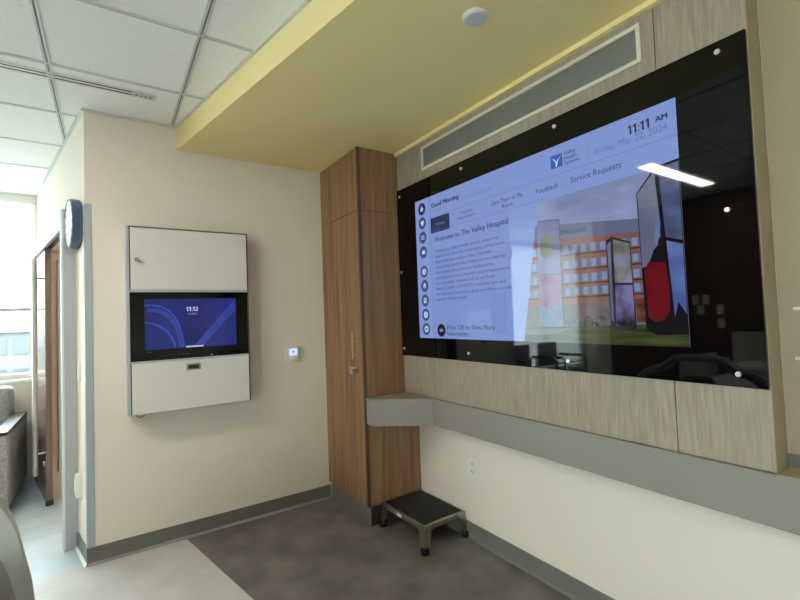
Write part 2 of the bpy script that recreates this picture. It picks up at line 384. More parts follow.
# air grille in the panel
gr = thing('air_grille', 'long cream framed air grille above the black screen', 'vent', (XP, -1.607, 2.37))
gy0, gy1, gz0, gz1, fw = -.903, -2.311, 2.294, 2.447, .017
bm = nb(); xx = XP - .009
box(bm, xx, XP, gy1, gy0, gz0, gz0 + fw, .002); box(bm, xx, XP, gy1, gy0, gz1 - fw, gz1, .002); box(bm, xx, XP, gy0 - fw, gy0, gz0 + fw, gz1 - fw, .002); box(bm, xx, XP, gy1, gy1 + fw, gz0 + fw, gz1 - fw, .002)
link('grille_frame', bm, M['ventcream'], gr)
bm = nb(); n = 15
for i in range(n):
    z = gz0 + fw + (gz1 - gz0 - 2 * fw) * (i + .5) / n
    prism(bm, [(XP - .0065, z - .0028), (XP - .001, z + .0012), (XP - .001, z + .003), (XP - .0065, z - .001)], gy1 + fw, gy0 - fw)
for v in bm.verts: v.co = Vector((v.co.x, v.co.z, v.co.y))
link('louver', bm, M['louver'], gr)
bm = nb(); box(bm, XP - .001, XP - .0003, gy1 + fw, gy0 - fw, gz0 + fw, gz1 - fw); link('grille_backing', bm, M['groove'], gr)

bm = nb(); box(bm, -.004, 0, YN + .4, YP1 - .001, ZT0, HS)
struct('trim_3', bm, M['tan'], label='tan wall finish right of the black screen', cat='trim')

# ------------------------------------------------------------------ large wall screen
GX = XP - .012
dsp = thing('wall_display', 'large black glass screen showing a hospital welcome page', 'screen', (XP, -1.617, 1.09))
bm = nb(); box(bm, GX, XP, -2.634, -.598 - .0125, 1.0895, 2.2335, .0015, 1); link('glass_front', bm, M['blackglass'], dsp)
for i, (y, z) in enumerate(((-.645, 2.185), (-1.284, 2.192), (-1.917, 2.193), (-2.557, 2.197), (-2.557, 1.668), (-.64, 1.66), (-.64, 1.137), (-1.285, 1.135), (-1.928, 1.133), (-2.558, 1.131))):
    bm = nb(); lathe(bm, [(.0078, -.006), (.0088, -.0045), (.0088, -.0001)], 'x', (GX, y, z), 24)
    link('stud', bm, M['stud'], dsp, smooth=True)
def D(u, v, k=1.0): return (GX - .0004 * k, -(.825 + 1.592 * u), 2.104 - .891 * v)
def dpoly(name, pts, m, parent, k=1.0):
    bm = nb()
    if isinstance(pts[0][0], (list, tuple)):
        for p in pts: poly(bm, [D(*q, k) for q in p])
    else: poly(bm, [D(*q, k) for q in pts])
    return link(name, bm, m, parent)
def rect(u0, v0, u1, v1): return [(u0, v0), (u1, v0), (u1, v1), (u0, v1)]
def disc(u, v, ru, n=24, a0=0, a1=2 * PI): return [(u + ru * math.cos(a0 + (a1 - a0) * k / n), v + ru * 1.787 * math.sin(a0 + (a1 - a0) * k / n)) for k in range(n)]
def rrect(u0, v0, u1, v1, r):
    o = []
    for cx, cy, a in ((u1 - r, v0 + r * 1.787, -PI / 2), (u1 - r, v1 - r * 1.787, 0), (u0 + r, v1 - r * 1.787, PI / 2), (u0 + r, v0 + r * 1.787, PI)):
        for k in range(5): o.append((cx + r * math.cos(a + k * PI / 8), cy + r * 1.787 * math.sin(a + k * PI / 8)))
    return o
def text_mesh(s, bold=0.0):
    cu = bpy.data.curves.new('t', 'FONT'); cu.body = s; cu.resolution_u = 2; cu.offset = bold
    ob = bpy.data.objects.new('t', cu); COL.objects.link(ob)
    bpy.context.view_layer.update()
    dg = bpy.context.evaluated_depsgraph_get(); me = bpy.data.meshes.new_from_object(ob.evaluated_get(dg))
    bpy.data.objects.remove(ob); bpy.data.curves.remove(cu)
    bm = nb(); bm.from_mesh(me); bpy.data.meshes.remove(me); return bm
CAP = .73
def dtext(bm_acc, s, u0, u1, vb, cap=None, bold=0.0, k=2.5):
    """text from u0 to u1, baseline at vb; cap height in v (None: natural proportion)"""
    b = text_mesh(s)
    xs = [v.co.x for v in b.verts]; x0, x1 = min(xs), max(xs)
    wm = (u1 - u0) * 1.592; sx = wm / (x1 - x0); sz = sx if cap is None else cap * .891 / CAP
    p0 = D(u0, vb, k)
    idx = {}
    for sh in ([0] if not bold else [-bold * .05, bold * .05]):      # heavier text: the strokes widened sideways
        for v in b.verts: idx[v] = bm_acc.verts.new((p0[0] - sh * .02, p0[1] - (v.co.x - x0) * sx - sh, p0[2] + v.co.y * sz))
        for f in b.faces:
            try: bm_acc.faces.new([idx[v] for v in f.verts])
            except ValueError: pass
    b.free()

M['ui_bg'] = screen_mat('screen_lavender', (122, 142, 200))
M['ui_side'] = screen_mat('screen_sidebar', (128, 148, 204))
M['ui_dark'] = screen_mat('screen_text_dark', (42, 50, 92))
M['ui_black'] = screen_mat('screen_text_black', (22, 22, 34))
M['ui_mid'] = screen_mat('screen_text_mid', (66, 78, 130))
M['ui_ghost'] = screen_mat('screen_text_ghost', (98, 112, 166))
M['ui_line'] = screen_mat('screen_hairline', (98, 114, 172))
M['ui_faint'] = screen_mat('screen_faint', (108, 126, 184))
M['ui_navy'] = screen_mat('screen_navy', (26, 36, 78))
M['ui_slate'] = screen_mat('screen_slate', (58, 76, 122))
M['ui_light'] = screen_mat('screen_white', (188, 200, 232))
M['ui_logo'] = screen_mat('screen_logo_blue', (36, 88, 176))
scr = dpoly('screen', rect(0, 0, 1.003, 1), M['ui_bg'], dsp, .5); scr['label'] = 'lit lavender welcome page'
dpoly('sidebar', rect(0, 0, .086, 1), M['ui_side'], scr, 1.0)
# side icons
iv = (.068, .171, .275, .382, .523, .625, .73, .834, .936)
for i, v in enumerate(iv):
    ic = dpoly('icon', disc(.045, v, .0245), M['ui_navy'] if i == 0 else M['ui_slate'], scr, 1.5)
    g = []
    if i == 0: g = [[(.034, v + .004), (.045, v - .022), (.056, v + .004), (.053, v + .004), (.053, v + .02), (.048, v + .02), (.048, v + .008), (.042, v + .008), (.042, v + .02), (.037, v + .02), (.037, v + .004)]]
    elif i == 1: g = [disc(.041, v - .008, .006, 12), disc(.051, v - .008, .006, 12), [(.036, v), (.056, v), (.049, v + .02), (.043, v + .02)]]
    elif i == 2: g = [rect(.034, v - .014, .056, v - .009), rect(.034, v - .002, .056, v + .003), rect(.034, v + .01, .056, v + .015)]
    elif i == 3: g = [disc(.043, v + .002, .008, 14), disc(.049, v - .003, .008, 14), rect(.037, v, .057, v + .014)]
    elif i == 4: g = [disc(.0455, v, .013, 18)]
    elif i == 5: g = [[(.034, v - .004), (.045, v - .024), (.056, v - .004)], rect(.037, v - .002, .053, v + .018)]
    elif i == 6: g = [rrect(.035, v - .018, .055, v + .02, .003)]
    elif i == 7: g = [disc(.0455, v, .0135, 18)]
    elif i == 8: g = [disc(.0465, v, .0135, 18)]
    dpoly('glyph', g, M['ui_light'], ic, 2.2)
    h = []
    if i == 4: h = [rect(.0445, v - .017, .047, v + .002), [(.0445, v - .002), (.053, v + .006), (.052, v + .01), (.0445, v + .002)]]
    elif i == 5: h = [rect(.043, v + .004, .048, v + .018)]
    elif i == 6: h = [rect(.036, v - .011, .054, v - .007), rect(.042, v + .001, .049, v + .011)]
    elif i == 7: h = [rect(.0445, v - .012, .047, v + .002), rect(.0445, v, .052, v + .004)]
    elif i == 8: h = [[(.042, v - .012), (.054, v), (.042, v + .012)]]
    elif i == 2: h = []
    if h: dpoly('glyph_detail', h, M['ui_slate'], ic, 2.8)
# header
def time_glyphs(t):
    """digits 1 with a flag, colon of two square dots, 2 from the font; returns polygons in em units (cap height 1)"""
    P_, x = [], 0.0
    for ch in t:
        if ch == '1': P_ += [[(x + .24, 0), (x + .45, 0), (x + .45, 1), (x + .28, 1), (x + .04, .84), (x + .04, .67), (x + .24, .79)]]; x += .60
        elif ch == ':': P_ += [[(x + .04, .06), (x + .19, .06), (x + .19, .23), (x + .04, .23)], [(x + .04, .52), (x + .19, .52), (x + .19, .69), (x + .04, .69)]]; x += .30
        elif ch == '2':
            o, i_ = [], []
            for k in range(9):
                a = PI * (1 - k * 1.25 / 8) + .1; o.append((x + .33 + .29 * math.cos(a), .70 + .30 * math.sin(a))); i_.append((x + .33 + .15 * math.cos(a), .70 + .165 * math.sin(a)))
            for (p, q, p2, q2) in zip(o, i_, o[1:], i_[1:]): P_.append([p, p2, q2, q])
            P_ += [[o[-1], (x + .26, .14), (x + .05, .14), i_[-1]], [(x + .05, .14), (x + .05, 0), (x + .63, 0), (x + .63, .14)]]; x += .70
    return P_, x
def tpart(name, m, rows, k=2.5, parent=None):
    bm = nb()
    for r in rows: dtext(bm, *r[:4], **(dict(zip(('cap', 'bold'), r[4:]))), k=k)
    return link(name, bm, m, parent or scr)
tpart('greeting_text', M['ui_black'], [('Good Morning', .108, .270, .086, .034, .03)])
tpart('patient_text', M['ui_ghost'], [('Room 2211 B', .108, .198, .124, .02, 0)]) if 0 else None
tpart('ghost_title_text', M['ui_ghost'], [('Wayne County A. 22', .285, .455, .113, .03, 0)]) if 0 else None
tpart('date_text', M['ui_ghost'], [('Friday, Mar 22, 2024', .805, .983, .118, .032, 0)])
gp, gw = time_glyphs('11:11')
dpoly('time_text', [[(.893 + x * .054 / gw, .083 - y * .040) for x, y in p] for p in gp], M['ui_black'], scr, 2.5)
tpart('meridiem_text', M['ui_black'], [('AM', .958, .984, .071, .024, .02)])
dpoly('hairline', [rect(.086, .148, 1.003, .1505), rect(.086, .252, .66, .2545), rect(.7855, .05, .7868, .125)], M['ui_line'], scr, 1.6)
for q in (rect(.108, .106, .198, .112), rect(.108, .118, .17, .123), rect(.285, .088, .452, .093), rect(.285, .100, .43, .105)): dpoly('faint_line', q, M['ui_faint'], scr, 1.6)
dpoly('logo', [[(.668, .048), (.707, .048), (.707, .114), (.668, .114)]], M['ui_logo'], scr, 1.6)
lg = []
def swoosh(p0, p1, p2, w0, w1, n=10):
    L_, R_ = [], []
    for k in range(n + 1):
        t = k / n; x = (1 - t) ** 2 * p0[0] + 2 * t * (1 - t) * p1[0] + t * t * p2[0]; y = (1 - t) ** 2 * p0[1] + 2 * t * (1 - t) * p1[1] + t * t * p2[1]
        w = w0 + (w1 - w0) * t; L_.append((x - w, y)); R_.append((x + w, y))
    return L_ + R_[::-1]
lg = [swoosh((.672, .064), (.684, .066), (.687, .098), .0022, .0022), swoosh((.704, .058), (.69, .072), (.686, .108), .0006, .003)]
dpoly('logo_mark', lg, M['ui_light'], scr, 2.4)
tpart('logo_text', M['ui_mid'], [('Valley', .713, .748, .066, .021, .01), ('Health', .713, .751, .091, .021, .01), ('System', .713, .757, .115, .021, .01)])
# menu
dpoly('menu_button', rrect(.1, .158, .214, .265, .006), M['ui_navy'], scr, 1.6)
tpart('button_text', M['ui_line'], [('Welcome', .132, .186, .219, .021, .005)])
tpart('menu_text', M['ui_mid'], [('Hospital', .273, .337, .194, .021), ('Information', .264, .350, .226, .021)])
tpart('menu_text', M['ui_dark'], [('Care Team in My', .427, .562, .202, .027), ('Room', .476, .522, .236, .025)])
tpart('menu_text', M['ui_dark'], [('Feedback', .612, .689, .215, .029)])
tpart('menu_text', M['ui_dark'], [('Service Requests', .729, .872, .213, .031)])
tpart('heading_text', M['ui_dark'], [('Welcome to The Valley Hospital', .121, .499, .331, .036, .016)])
para = (('Welcome to Valley Health System, where our', .455), ('mission is to serve the communities of Northern', .478), ('New Jersey and southern New York with', .418),
        ('exceptional, world-class healthcare in a regional', .480), ('Northwest setting and was dedicated to', .425), ('providing innovative, impactful care for everyone in', .492),
        ('our community. Initiatives such as our Social', .430), ('Impact Council, our LGBTQ+ inclusive care, and', .476), ('our Spiritual Care services guide our efforts to meet', .502), ("patients' holistic needs.", .292))
tpart('paragraph_text', M['ui_mid'], [(s, .119, u, .405 + .0372 * i, .0205, .004) for i, (s, u) in enumerate(para)])
ok = dpoly('ok_button', disc(.1405, .944, .0245), M['ui_black'], scr, 1.6)
tpart('button_text', M['ui_light'], [('OK', .130, .151, .953, .021, .01)], parent=ok)
tpart('prompt_text', M['ui_dark'], [('Press OK to View More', .176, .420, .937, .031, .004), ('Information', .176, .291, .977, .027, .004)])
# photograph on the page
M['ph_sky'] = screen_mat('photo_sky', (100, 110, 152), (134, 144, 184), scale=(1, 3, 7))
M['ph_sky2'] = screen_mat('photo_pale_wall', (88, 98, 128))
M['ph_brick'] = screen_mat('photo_brick', (112, 74, 68), (124, 84, 78), scale=(1, 5, 20))
M['ph_band'] = screen_mat('photo_window_band', (112, 118, 148))
nt = M['ph_band'].node_tree; bs = nt.nodes['Principled BSDF']
tc = nt.nodes.new('ShaderNodeTexCoord'); wv = nt.nodes.new('ShaderNodeTexWave'); wv.bands_direction = 'Y'; wv.inputs['Scale'].default_value = 7.2
cr = nt.nodes.new('ShaderNodeValToRGB'); cr.color_ramp.elements[0].position = .42; cr.color_ramp.elements[1].position = .5
cr.color_ramp.elements[0].color = rgb((92, 94, 116)); cr.color_ramp.elements[1].color = rgb((114, 128, 166))
nt.links.new(tc.outputs['Object'], wv.inputs[0]); nt.links.new(wv.outputs['Fac'], cr.inputs[0]); nt.links.new(cr.outputs[0], bs.inputs['Emission Color'])
M['ph_band2'] = screen_mat('photo_grey_roof_plant', (72, 80, 104))
M['ph_base'] = screen_mat('photo_shrubs', (84, 78, 82), (100, 92, 96), scale=(1, 30, 22))
M['ph_shrub'] = screen_mat('photo_dark_shrub', (50, 52, 54), (84, 82, 84), scale=(1, 40, 40))
M['ph_grass'] = screen_mat('photo_grass', (30, 40, 22), (62, 72, 38), scale=(1, 5, 60))
M['ph_path'] = screen_mat('photo_path', (86, 96, 96))
M['ph_frame'] = screen_mat('photo_black', (14, 14, 20))
M['ph_art1'] = screen_mat('photo_lilac_art', (100, 100, 146), (114, 116, 156), scale=(1, 9, 9))
M['ph_art1b'] = screen_mat('photo_pink_art', (122, 88, 122), (134, 108, 140), scale=(1, 9, 9))
M['ph_art1c'] = screen_mat('photo_pale_blue_art', (112, 126, 156), (92, 108, 132), scale=(1, 14, 14))
M['ph_olive'] = screen_mat('photo_olive_art', (84, 92, 78), (100, 106, 98), scale=(1, 14, 14))
M['ph_art2'] = screen_mat('photo_pale_art', (122, 130, 162), (40, 42, 52), scale=(1, 10, 9), lo=.40, hi=.68, c3=(112, 112, 108))
M['ph_art2b'] = screen_mat('photo_violet_art', (112, 106, 152), (28, 30, 40), scale=(1, 11, 8), lo=.42, hi=.66)
M['ph_grey'] = screen_mat('photo_grey_panel', (88, 94, 118), (108, 114, 134), scale=(1, 8, 4))
M['ph_dark'] = screen_mat('photo_dark_art', (34, 32, 40), (52, 50, 62), scale=(1, 14, 12))
M['ph_red'] = screen_mat('photo_red', (100, 10, 24), (84, 8, 22), scale=(1, 9, 9))
M['ph_blue'] = screen_mat('photo_blue_art', (86, 102, 136), (52, 58, 88), scale=(1, 7, 7))
M['ph_blue2'] = screen_mat('photo_bright_blue', (62, 82, 140), (90, 110, 158), scale=(1, 9, 9))
M['ph_tree'] = screen_mat('photo_orange_tree', (112, 64, 40), (66, 44, 38), scale=(1, 30, 30))
def il(v): return .617 - .0995 * (v - .251)          # slanted left edge of the picture
photo = dpoly('photo', [(il(.262), .262), (1.003, .262), (1.003, 1), (il(1), 1)], M['ph_sky'], scr, 1.6); photo['label'] = 'picture of a brick building with painted pillars'
dpoly('picture_building', [(il(.385), .385), (1.0, .475), (1.0, .86), (il(.86), .86)], M['ph_sky2'], photo, 2.0)
dpoly('roof_plant', [(.66, .43), (.77, .445), (.77, .465), (.66, .455)], M['ph_band2'], photo, 2.2)
dpoly('picture_building', [(il(.462), .462), (1.0, .528), (1.0, .81), (il(.81), .81)], M['ph_brick'], photo, 2.4)
for v, dv in ((.508, .034), (.584, .026), (.656, .019), (.724, .011)):
    dpoly('window_band', [(il(v), v), (1.0, v + dv), (1.0, v + dv + .034), (il(v + .038), v + .038)], M['ph_band'], photo, 2.8)
    dpoly('floor_line', [(il(v + .045), v + .045), (1.0, v + dv + .041), (1.0, v + dv + .047), (il(v + .052), v + .052)], M['ph_dark'], photo, 2.8)
dpoly('shrubs', [(il(.81), .81), (1.0, .80), (1.0, .93), (il(.93), .93)], M['ph_base'], photo, 3.4)
for k in range(7): dpoly('shrub', disc(.672 + k * .0215 + .004 * math.sin(k * 5), .905 - .012 * math.cos(k * 3), .014 + .004 * math.sin(k * 2.3), 12), M['ph_shrub'], photo, 3.45)
dpoly('picture_tree', [disc(.908, .835, .022, 18), rect(.890, .80, .93, .90)], M['ph_tree'], photo, 3.6)
dpoly('lawn', [(il(.928), .928), (1.003, .905), (1.003, 1), (il(1), 1)], M['ph_grass'], photo, 3.5)
dpoly('path', [(il(.93), .93), (.70, .928), (.66, .955), (il(.965), .965)], M['ph_path'], photo, 3.7)
# three painted pillars in the picture
p1 = dpoly('picture_pillar', [(.611, .363), (.686, .378), (.686, .919), (.602, .919)], M['ph_art1'], photo, 4.0)
dpoly('olive_patch', [(.615, .50), (.624, .455), (.645, .43), (.664, .45), (.668, .50), (.655, .55), (.636, .57), (.62, .545)], M['ph_olive'], p1, 4.3)
dpoly('lower_panel', [(.6065, .645), (.686, .655), (.686, .80), (.67, .815), (.65, .79), (.63, .82), (.604, .805)], M['ph_art1b'], p1, 4.4)
dpoly('lower_panel', [(.604, .805), (.63, .82), (.65, .79), (.67, .815), (.686, .80), (.686, .919), (.602, .919)], M['ph_art1c'], p1, 4.4)
for q in ([(.6065, .642), (.686, .652), (.686, .656), (.6065, .646)], [(.611, .360), (.686, .375), (.686, .380), (.611, .365)], rect(.6845, .378, .687, .919)): dpoly('pillar_edge', q, M['ph_band2'], p1, 4.8)
p2 = dpoly('picture_pillar', [(.822, .526), (.838, .512), (.884, .548), (.889, .934), (.836, .934), (.824, .915)], M['ph_dark'], photo, 4.0)
dpoly('upper_panel', [(.841, .526), (.882, .556), (.884, .728), (.840, .722)], M['ph_art2'], p2, 4.4)
dpoly('lower_panel', [(.840, .732), (.884, .738), (.886, .912), (.838, .918)], M['ph_art2b'], p2, 4.4)
dpoly('side_panel', [(.8245, .545), (.834, .53), (.832, .90), (.8265, .89)], M['ph_grey'], p2, 4.4)
p3 = dpoly('picture_pillar', [(.905, .346), (.951, .255), (1.003, .246), (1.003, .95), (.936, .955), (.911, .93)], M['ph_frame'], photo, 4.2)
dpoly('upper_panel', [(.9075, .35), (.949, .272), (.9565, .50), (.948, .58), (.938, .60), (.924, .66), (.9095, .67)], M['ph_grey'], p3, 4.6)
dpoly('blue_patch', [(.944, .49), (.954, .47), (.955, .545), (.941, .58)], M['ph_blue2'], p3, 5.0)
dpoly('red_patch', [(.914, .68), (.926, .645), (.962, .655), (.967, .75), (.967, .85), (.955, .89), (.933, .90), (.918, .88)], M['ph_red'], p3, 4.8)
dpoly('side_panel', [(.958, .266), (1.001, .258), (1.001, .575), (.966, .552)], M['ph_blue'], p3, 4.6)
dpoly('side_panel', [(.967, .568), (1.001, .59), (1.001, .87), (.985, .82), (.976, .88)], M['ph_blue2'], p3, 4.6)

# ------------------------------------------------------------------ grey rail with corner shelf
rl = thing('service_rail', 'long grey rail with corner shelf below the laminate panel', 'rail', (-.06, -1.6, .67))
ZR0, ZR1 = .668, .8325
bm = nb(); box(bm, -.125, -.003, YN + .4, -.93, ZR0, ZR1, .002, 1); link('rail_body', bm, M['rail'], rl)
bm = nb(); box(bm, -.123, 0, YN + .4, -2.6395, ZR1 - .001, ZR1 + .0012); link('ledge_top', bm, M['ledge'], rl)
bm = nb()
cpts = [(-.003, -.611), (-.421, -.611), (-.424, -.672)] + [(-.424 + .03 * (1 - math.cos(a)), -.672 - .032 * math.sin(a) - .0) for a in (.4, .8, 1.2)] + [(-.392, -.715), (-.127, -.934), (-.003, -.934)]
prism(bm, cpts, ZR0 - .004, ZR1 + .0005); link('corner_shelf', bm, M['rail'], rl)
bm = nb(); box(bm, -.012, 0, YN + .4, -2.6395, ZR1 + .0015, ZR1 + .043); link('back_strip', bm, M['base'], rl)
# short white wall strips at the right border
for nm, y0, z, lab in (('wall_strip', -2.678, 1.337, 'upper white strip on wall at right border'), ('wall_strip', -2.675, 1.181, 'lower white strip on wall at right border')):
    bm = nb(); box(bm, -.022, 0, y0 - .25, y0, z - .005, z + .005, .001, 1); tag(link(nm, bm, M['plastic'], None), lab, 'strip', 'white strips on the right wall')

# ------------------------------------------------------------------ walnut wardrobe
XF, YW = -.4296, -.6087
wd = thing('wardrobe', 'tall walnut wardrobe cabinet in the corner under the yellow soffit', 'cabinet', (XF / 2, YW / 2, 0))
bm = nb(); box(bm, XF + .021, -.002, YW, -.002, .1286, HS - .0005); link('carcass', bm, M['wood'], wd)
bm = nb(); box(bm, XF + .022, -.002, YW - .0006, YW + .001, 2.0705, 2.0745); link('side_seam', bm, M['woodd'], wd)
bm = nb(); box(bm, XF + .0005, XF + .021, YW + .0004, YW + .02, .1286, HS); link('edge_strip', bm, M['woodd'], wd)
bm = nb(); box(bm, XF, XF + .02, YW + .0205, -.003, 2.0765, HS - .003, .0012, 1); link('upper_door', bm, M['wood'], wd)
bm = nb(); box(bm, XF, XF + .02, YW + .0205, -.003, .1306, 2.0725, .0012, 1); ld = link('door', bm, M['wood'], wd)
bm = nb(); hy = -.523; hx = XF - .033
tube(bm, [(hx, hy, 1.085), (hx, hy, 1.262)], .006, 12)
for z in (1.11, 1.237): tube(bm, [(hx, hy, z), (XF, hy, z)], .0045, 10)
link('handle', bm, mat('warm_brass_handle', (196, 160, 118), .3, 1.0), ld, smooth=True)
bm = nb(); box(bm, XF - .012, XF, -.53, -.42, .99, 1.028, .003); lathe(bm, [(.016, -.04), (.016, 0)], 'x', (XF, -.527, 1.005), 20); box(bm, XF - .052, XF - .04, -.540, -.514, .985, 1.02, .003); link('lock', bm, M['chrome'], ld)
bm = nb(); box(bm, XF + .03, -.01, YW + .02, -.01, 0, .1286); link('plinth', bm, M['slot'], wd)
bm = nb(); box(bm, XF + .02, XF + .03, YW + .012, -.0095, 0, .1286); link('toe_kick', bm, M['toe'], wd)
bm = nb(); box(bm, XF + .03, 0 - .009, YW + .012, YW + .02, 0, .1286); link('toe_kick', bm, M['shadekick'], wd)  # side kick: shade under the wardrobe put into its darker colour

# ------------------------------------------------------------------ wall workstation cabinet
CX0, CX1, CZ0, CZ1, CY = -1.728, -1.027, .834, 1.954, -.12
cb = thing('wall_cabinet', 'white wall-mounted computer cabinet with black monitor on the back wall', 'cabinet', ((CX0 + CX1) / 2, 0, CZ0))
bm = nb(); box(bm, CX0 + .004, CX1 - .004, CY + .006, 0, CZ0 + .004, CZ1 - .004); link('body', bm, M['darkalu'], cb)
bm = nb(); box(bm, CX0, CX0 + .018, CY - .004, 0, CZ0, CZ1, .002); link('side_rail', bm, M['alu'], cb)
bm = nb(); box(bm, CX1 - .008, CX1, CY - .004, 0, CZ0, CZ1, .002); box(bm, CX0 + .018, CX1 - .008, CY - .003, -.0, CZ1 - .008, CZ1, .001); link('side_rail', bm, M['darkalu'], cb)
bm = nb(); box(bm, CX0 + .018, CX1 - .008, CY - .003, CY + .01, 1.558, 1.572); link('cross_rail', bm, M['alu'], cb); bm = nb(); box(bm, CX0 + .018, CX1 - .008, CY - .003, CY + .01, 1.136, 1.147); link('cross_rail', bm, M['alu'], cb)
DX0, DX1 = CX0 + .024, CX1 - .009
bm = nb(); box(bm, DX0, DX1, CY - .006, CY + .004, 1.573, CZ1 - .009, .002); ud = link('upper_door', bm, M['white'], cb)
bm = nb(); lathe(bm, [(.013, -.026), (.013, -.014), (.007, -.012), (.007, 0)], 'y', (-1.672, CY - .006, 1.75), 20); link('knob', bm, M['steel'], ud, smooth=True)
bm = nb(); box(bm, DX0, DX1, CY - .006, CY + .004, CZ0 + .003, 1.135, .002); lw = link('lower_door', bm, M['white'], cb)
bm = nb(); box(bm, -1.415, -1.333, CY - .0085, CY - .005, 1.072, 1.112, .002); pl = link('pull', bm, M['steel'], lw)
bm = nb(); box(bm, -1.405, -1.343, CY - .0092, CY - .008, 1.080, 1.103); link('recess', bm, M['slot'], pl)
bm = nb(); box(bm, DX0 - .003, DX1, CY - .004, CY + .004, 1.148, 1.558, .001, 1); mon = link('monitor', bm, M['blackglass'], cb)
MX0, MX1, MZ0, MZ1 = -1.636, -1.112, 1.212, 1.517
MY = CY - .0045
M['mn_blue'] = screen_mat('monitor_blue', (12, 18, 66), (30, 44, 128), scale=(2.4, 1, 1.6))
M['mn_arc'] = screen_mat('monitor_swirl', (48, 74, 160))
M['mn_arc2'] = screen_mat('monitor_swirl_soft', (40, 58, 142))
M['mn_txt'] = screen_mat('monitor_white', (210, 216, 236))
bm = nb(); poly(bm, [(MX0, MY, MZ0), (MX1, MY, MZ0), (MX1, MY, MZ1), (MX0, MY, MZ1)]); ms = link('monitor_screen', bm, M['mn_blue'], mon); ms['label'] = 'blue lock screen with the time'
def arc(bm, pts, w, y):
    for (a, b) in zip(pts, pts[1:]):
        d = Vector((b[0] - a[0], b[1] - a[1])).normalized(); n = Vector((-d.y, d.x)) * w
        poly(bm, [(a[0] + n.x, y, a[1] + n.y), (b[0] + n.x, y, b[1] + n.y), (b[0] - n.x, y, b[1] - n.y), (a[0] - n.x, y, a[1] - n.y)])
def bez(p0, p1, p2, n=14): return [((1 - t) ** 2 * p0[0] + 2 * t * (1 - t) * p1[0] + t * t * p2[0], (1 - t) ** 2 * p0[1] + 2 * t * (1 - t) * p1[1] + t * t * p2[1]) for t in (k / n for k in range(n + 1))]
mp = lambda u, v: (MX0 + (MX1 - MX0) * u, MZ1 - (MZ1 - MZ0) * v)
for pts, w_, y_, mt in ((bez(mp(.0, .13), mp(.36, .05), mp(.40, .98)), .0045, .0003, 'mn_arc'), (bez(mp(.0, .46), mp(.26, .52), mp(.31, .98)), .0055, .0003, 'mn_arc'),
        (bez(mp(.52, .98), mp(.70, .62), mp(.985, .06)), .004, .0003, 'mn_arc'), (bez(mp(.60, .98), mp(.78, .62), mp(.99, .22)), .0035, .0003, 'mn_arc'),
        (bez(mp(.56, .98), mp(.74, .62), mp(.985, .14)), .011, .0002, 'mn_arc2'), (bez(mp(.03, .22), mp(.34, .2), mp(.37, .98)), .012, .0002, 'mn_arc2')):
    bm = nb(); arc(bm, pts, w_, MY - y_); link('swirl', bm, M[mt], ms)
def mtext(s, x0, x1, zb, cap):
    b = text_mesh(s); xs = [v.co.x for v in b.verts]; a0, a1 = min(xs), max(xs)
    for v in b.verts: v.co = Vector((x0 + (v.co.x - a0) * (x1 - x0) / (a1 - a0), MY - .0006, zb + v.co.y * cap / CAP))
    return b
gp, gw = time_glyphs('11:12')
bm = nb()
for p in gp: poly(bm, [(-1.410 + x * .070 / gw, MY - .0006, 1.440 + y * .026) for x, y in p])
link('time_text', bm, M['mn_txt'], ms)
link('date_text', mtext('Friday, March 22', -1.398, -1.350, 1.419, .007), M['mn_txt'], ms)
bm = nb(); box(bm, -1.414, -1.315, MY - .0006, MY - .0003, 1.2145, 1.222); link('prompt_bar', bm, M['mn_txt'], ms)
bm = nb(); box(bm, -1.63, -1.60, MY - .0006, MY - .0003, 1.196, 1.2005)
for x in (-1.455, -1.432, -1.408, -1.372): box(bm, x - .006, x + .006, MY - .0006, MY - .0003, 1.171, 1.176)
link('bezel_mark', bm, M['darkalu'], mon)
bm = nb(); lathe(bm, [(.006, -.006), (.006, 0)], 'y', (-1.268, CY - .004, 1.158), 14); link('camera_lens', bm, M['chrome'], mon)
bm = nb(); tube(bm, bez((-1.690, .838), (-1.665, .796), (-1.634, .836)) and [(x, CY + .03, z) for x, z in bez((-1.690, .838), (-1.66, .79), (-1.634, .838))], .0022, 8); link('cable_loop', bm, M['darkalu'], cb, smooth=True)

# ------------------------------------------------------------------ small wall fittings
th = thing('thermostat', 'small white thermostat with lit display between cabinet and wardrobe', 'thermostat', (-.692, 0, 1.06))
bm = nb(); box(bm, -.735, -.647, -.022, 0, 1.06, 1.168, .004); link('case', bm, M['plastic'], th)
bm = nb(); box(bm, -.722, -.660, -.0235, -.0215, 1.100, 1.150); link('display', bm, screen_mat('thermostat_lcd', (206, 226, 250), s=1.0), th)
bm = nb(); box(bm, -.697, -.685, -.0240, -.0234, 1.120, 1.134); link('display_mark', bm, M['ui_slate'], th)

ot = thing('wall_outlet', 'white duplex outlet on right wall under the grey rail', 'outlet', (0, -1.148, .38))
bm = nb(); box(bm, -.006, 0, -1.190, -1.106, .379, .489, .003); link('cover_plate', bm, M['plastic'], ot)
for z in (.457, .411):
    bm = nb(); box(bm, -.009, -.005, -1.164, -1.132, z - .017, z + .017, .003); s = link('socket', bm, M['plastic'], ot)
    bm = nb(); box(bm, -.0094, -.0088, -1.158, -1.155, z - .006, z + .010); box(bm, -.0094, -.0088, -1.141, -1.138, z - .006, z + .010); box(bm, -.0094, -.0088, -1.151, -1.145, z - .014, z - .009); link('slot', bm, M['slot'], s)

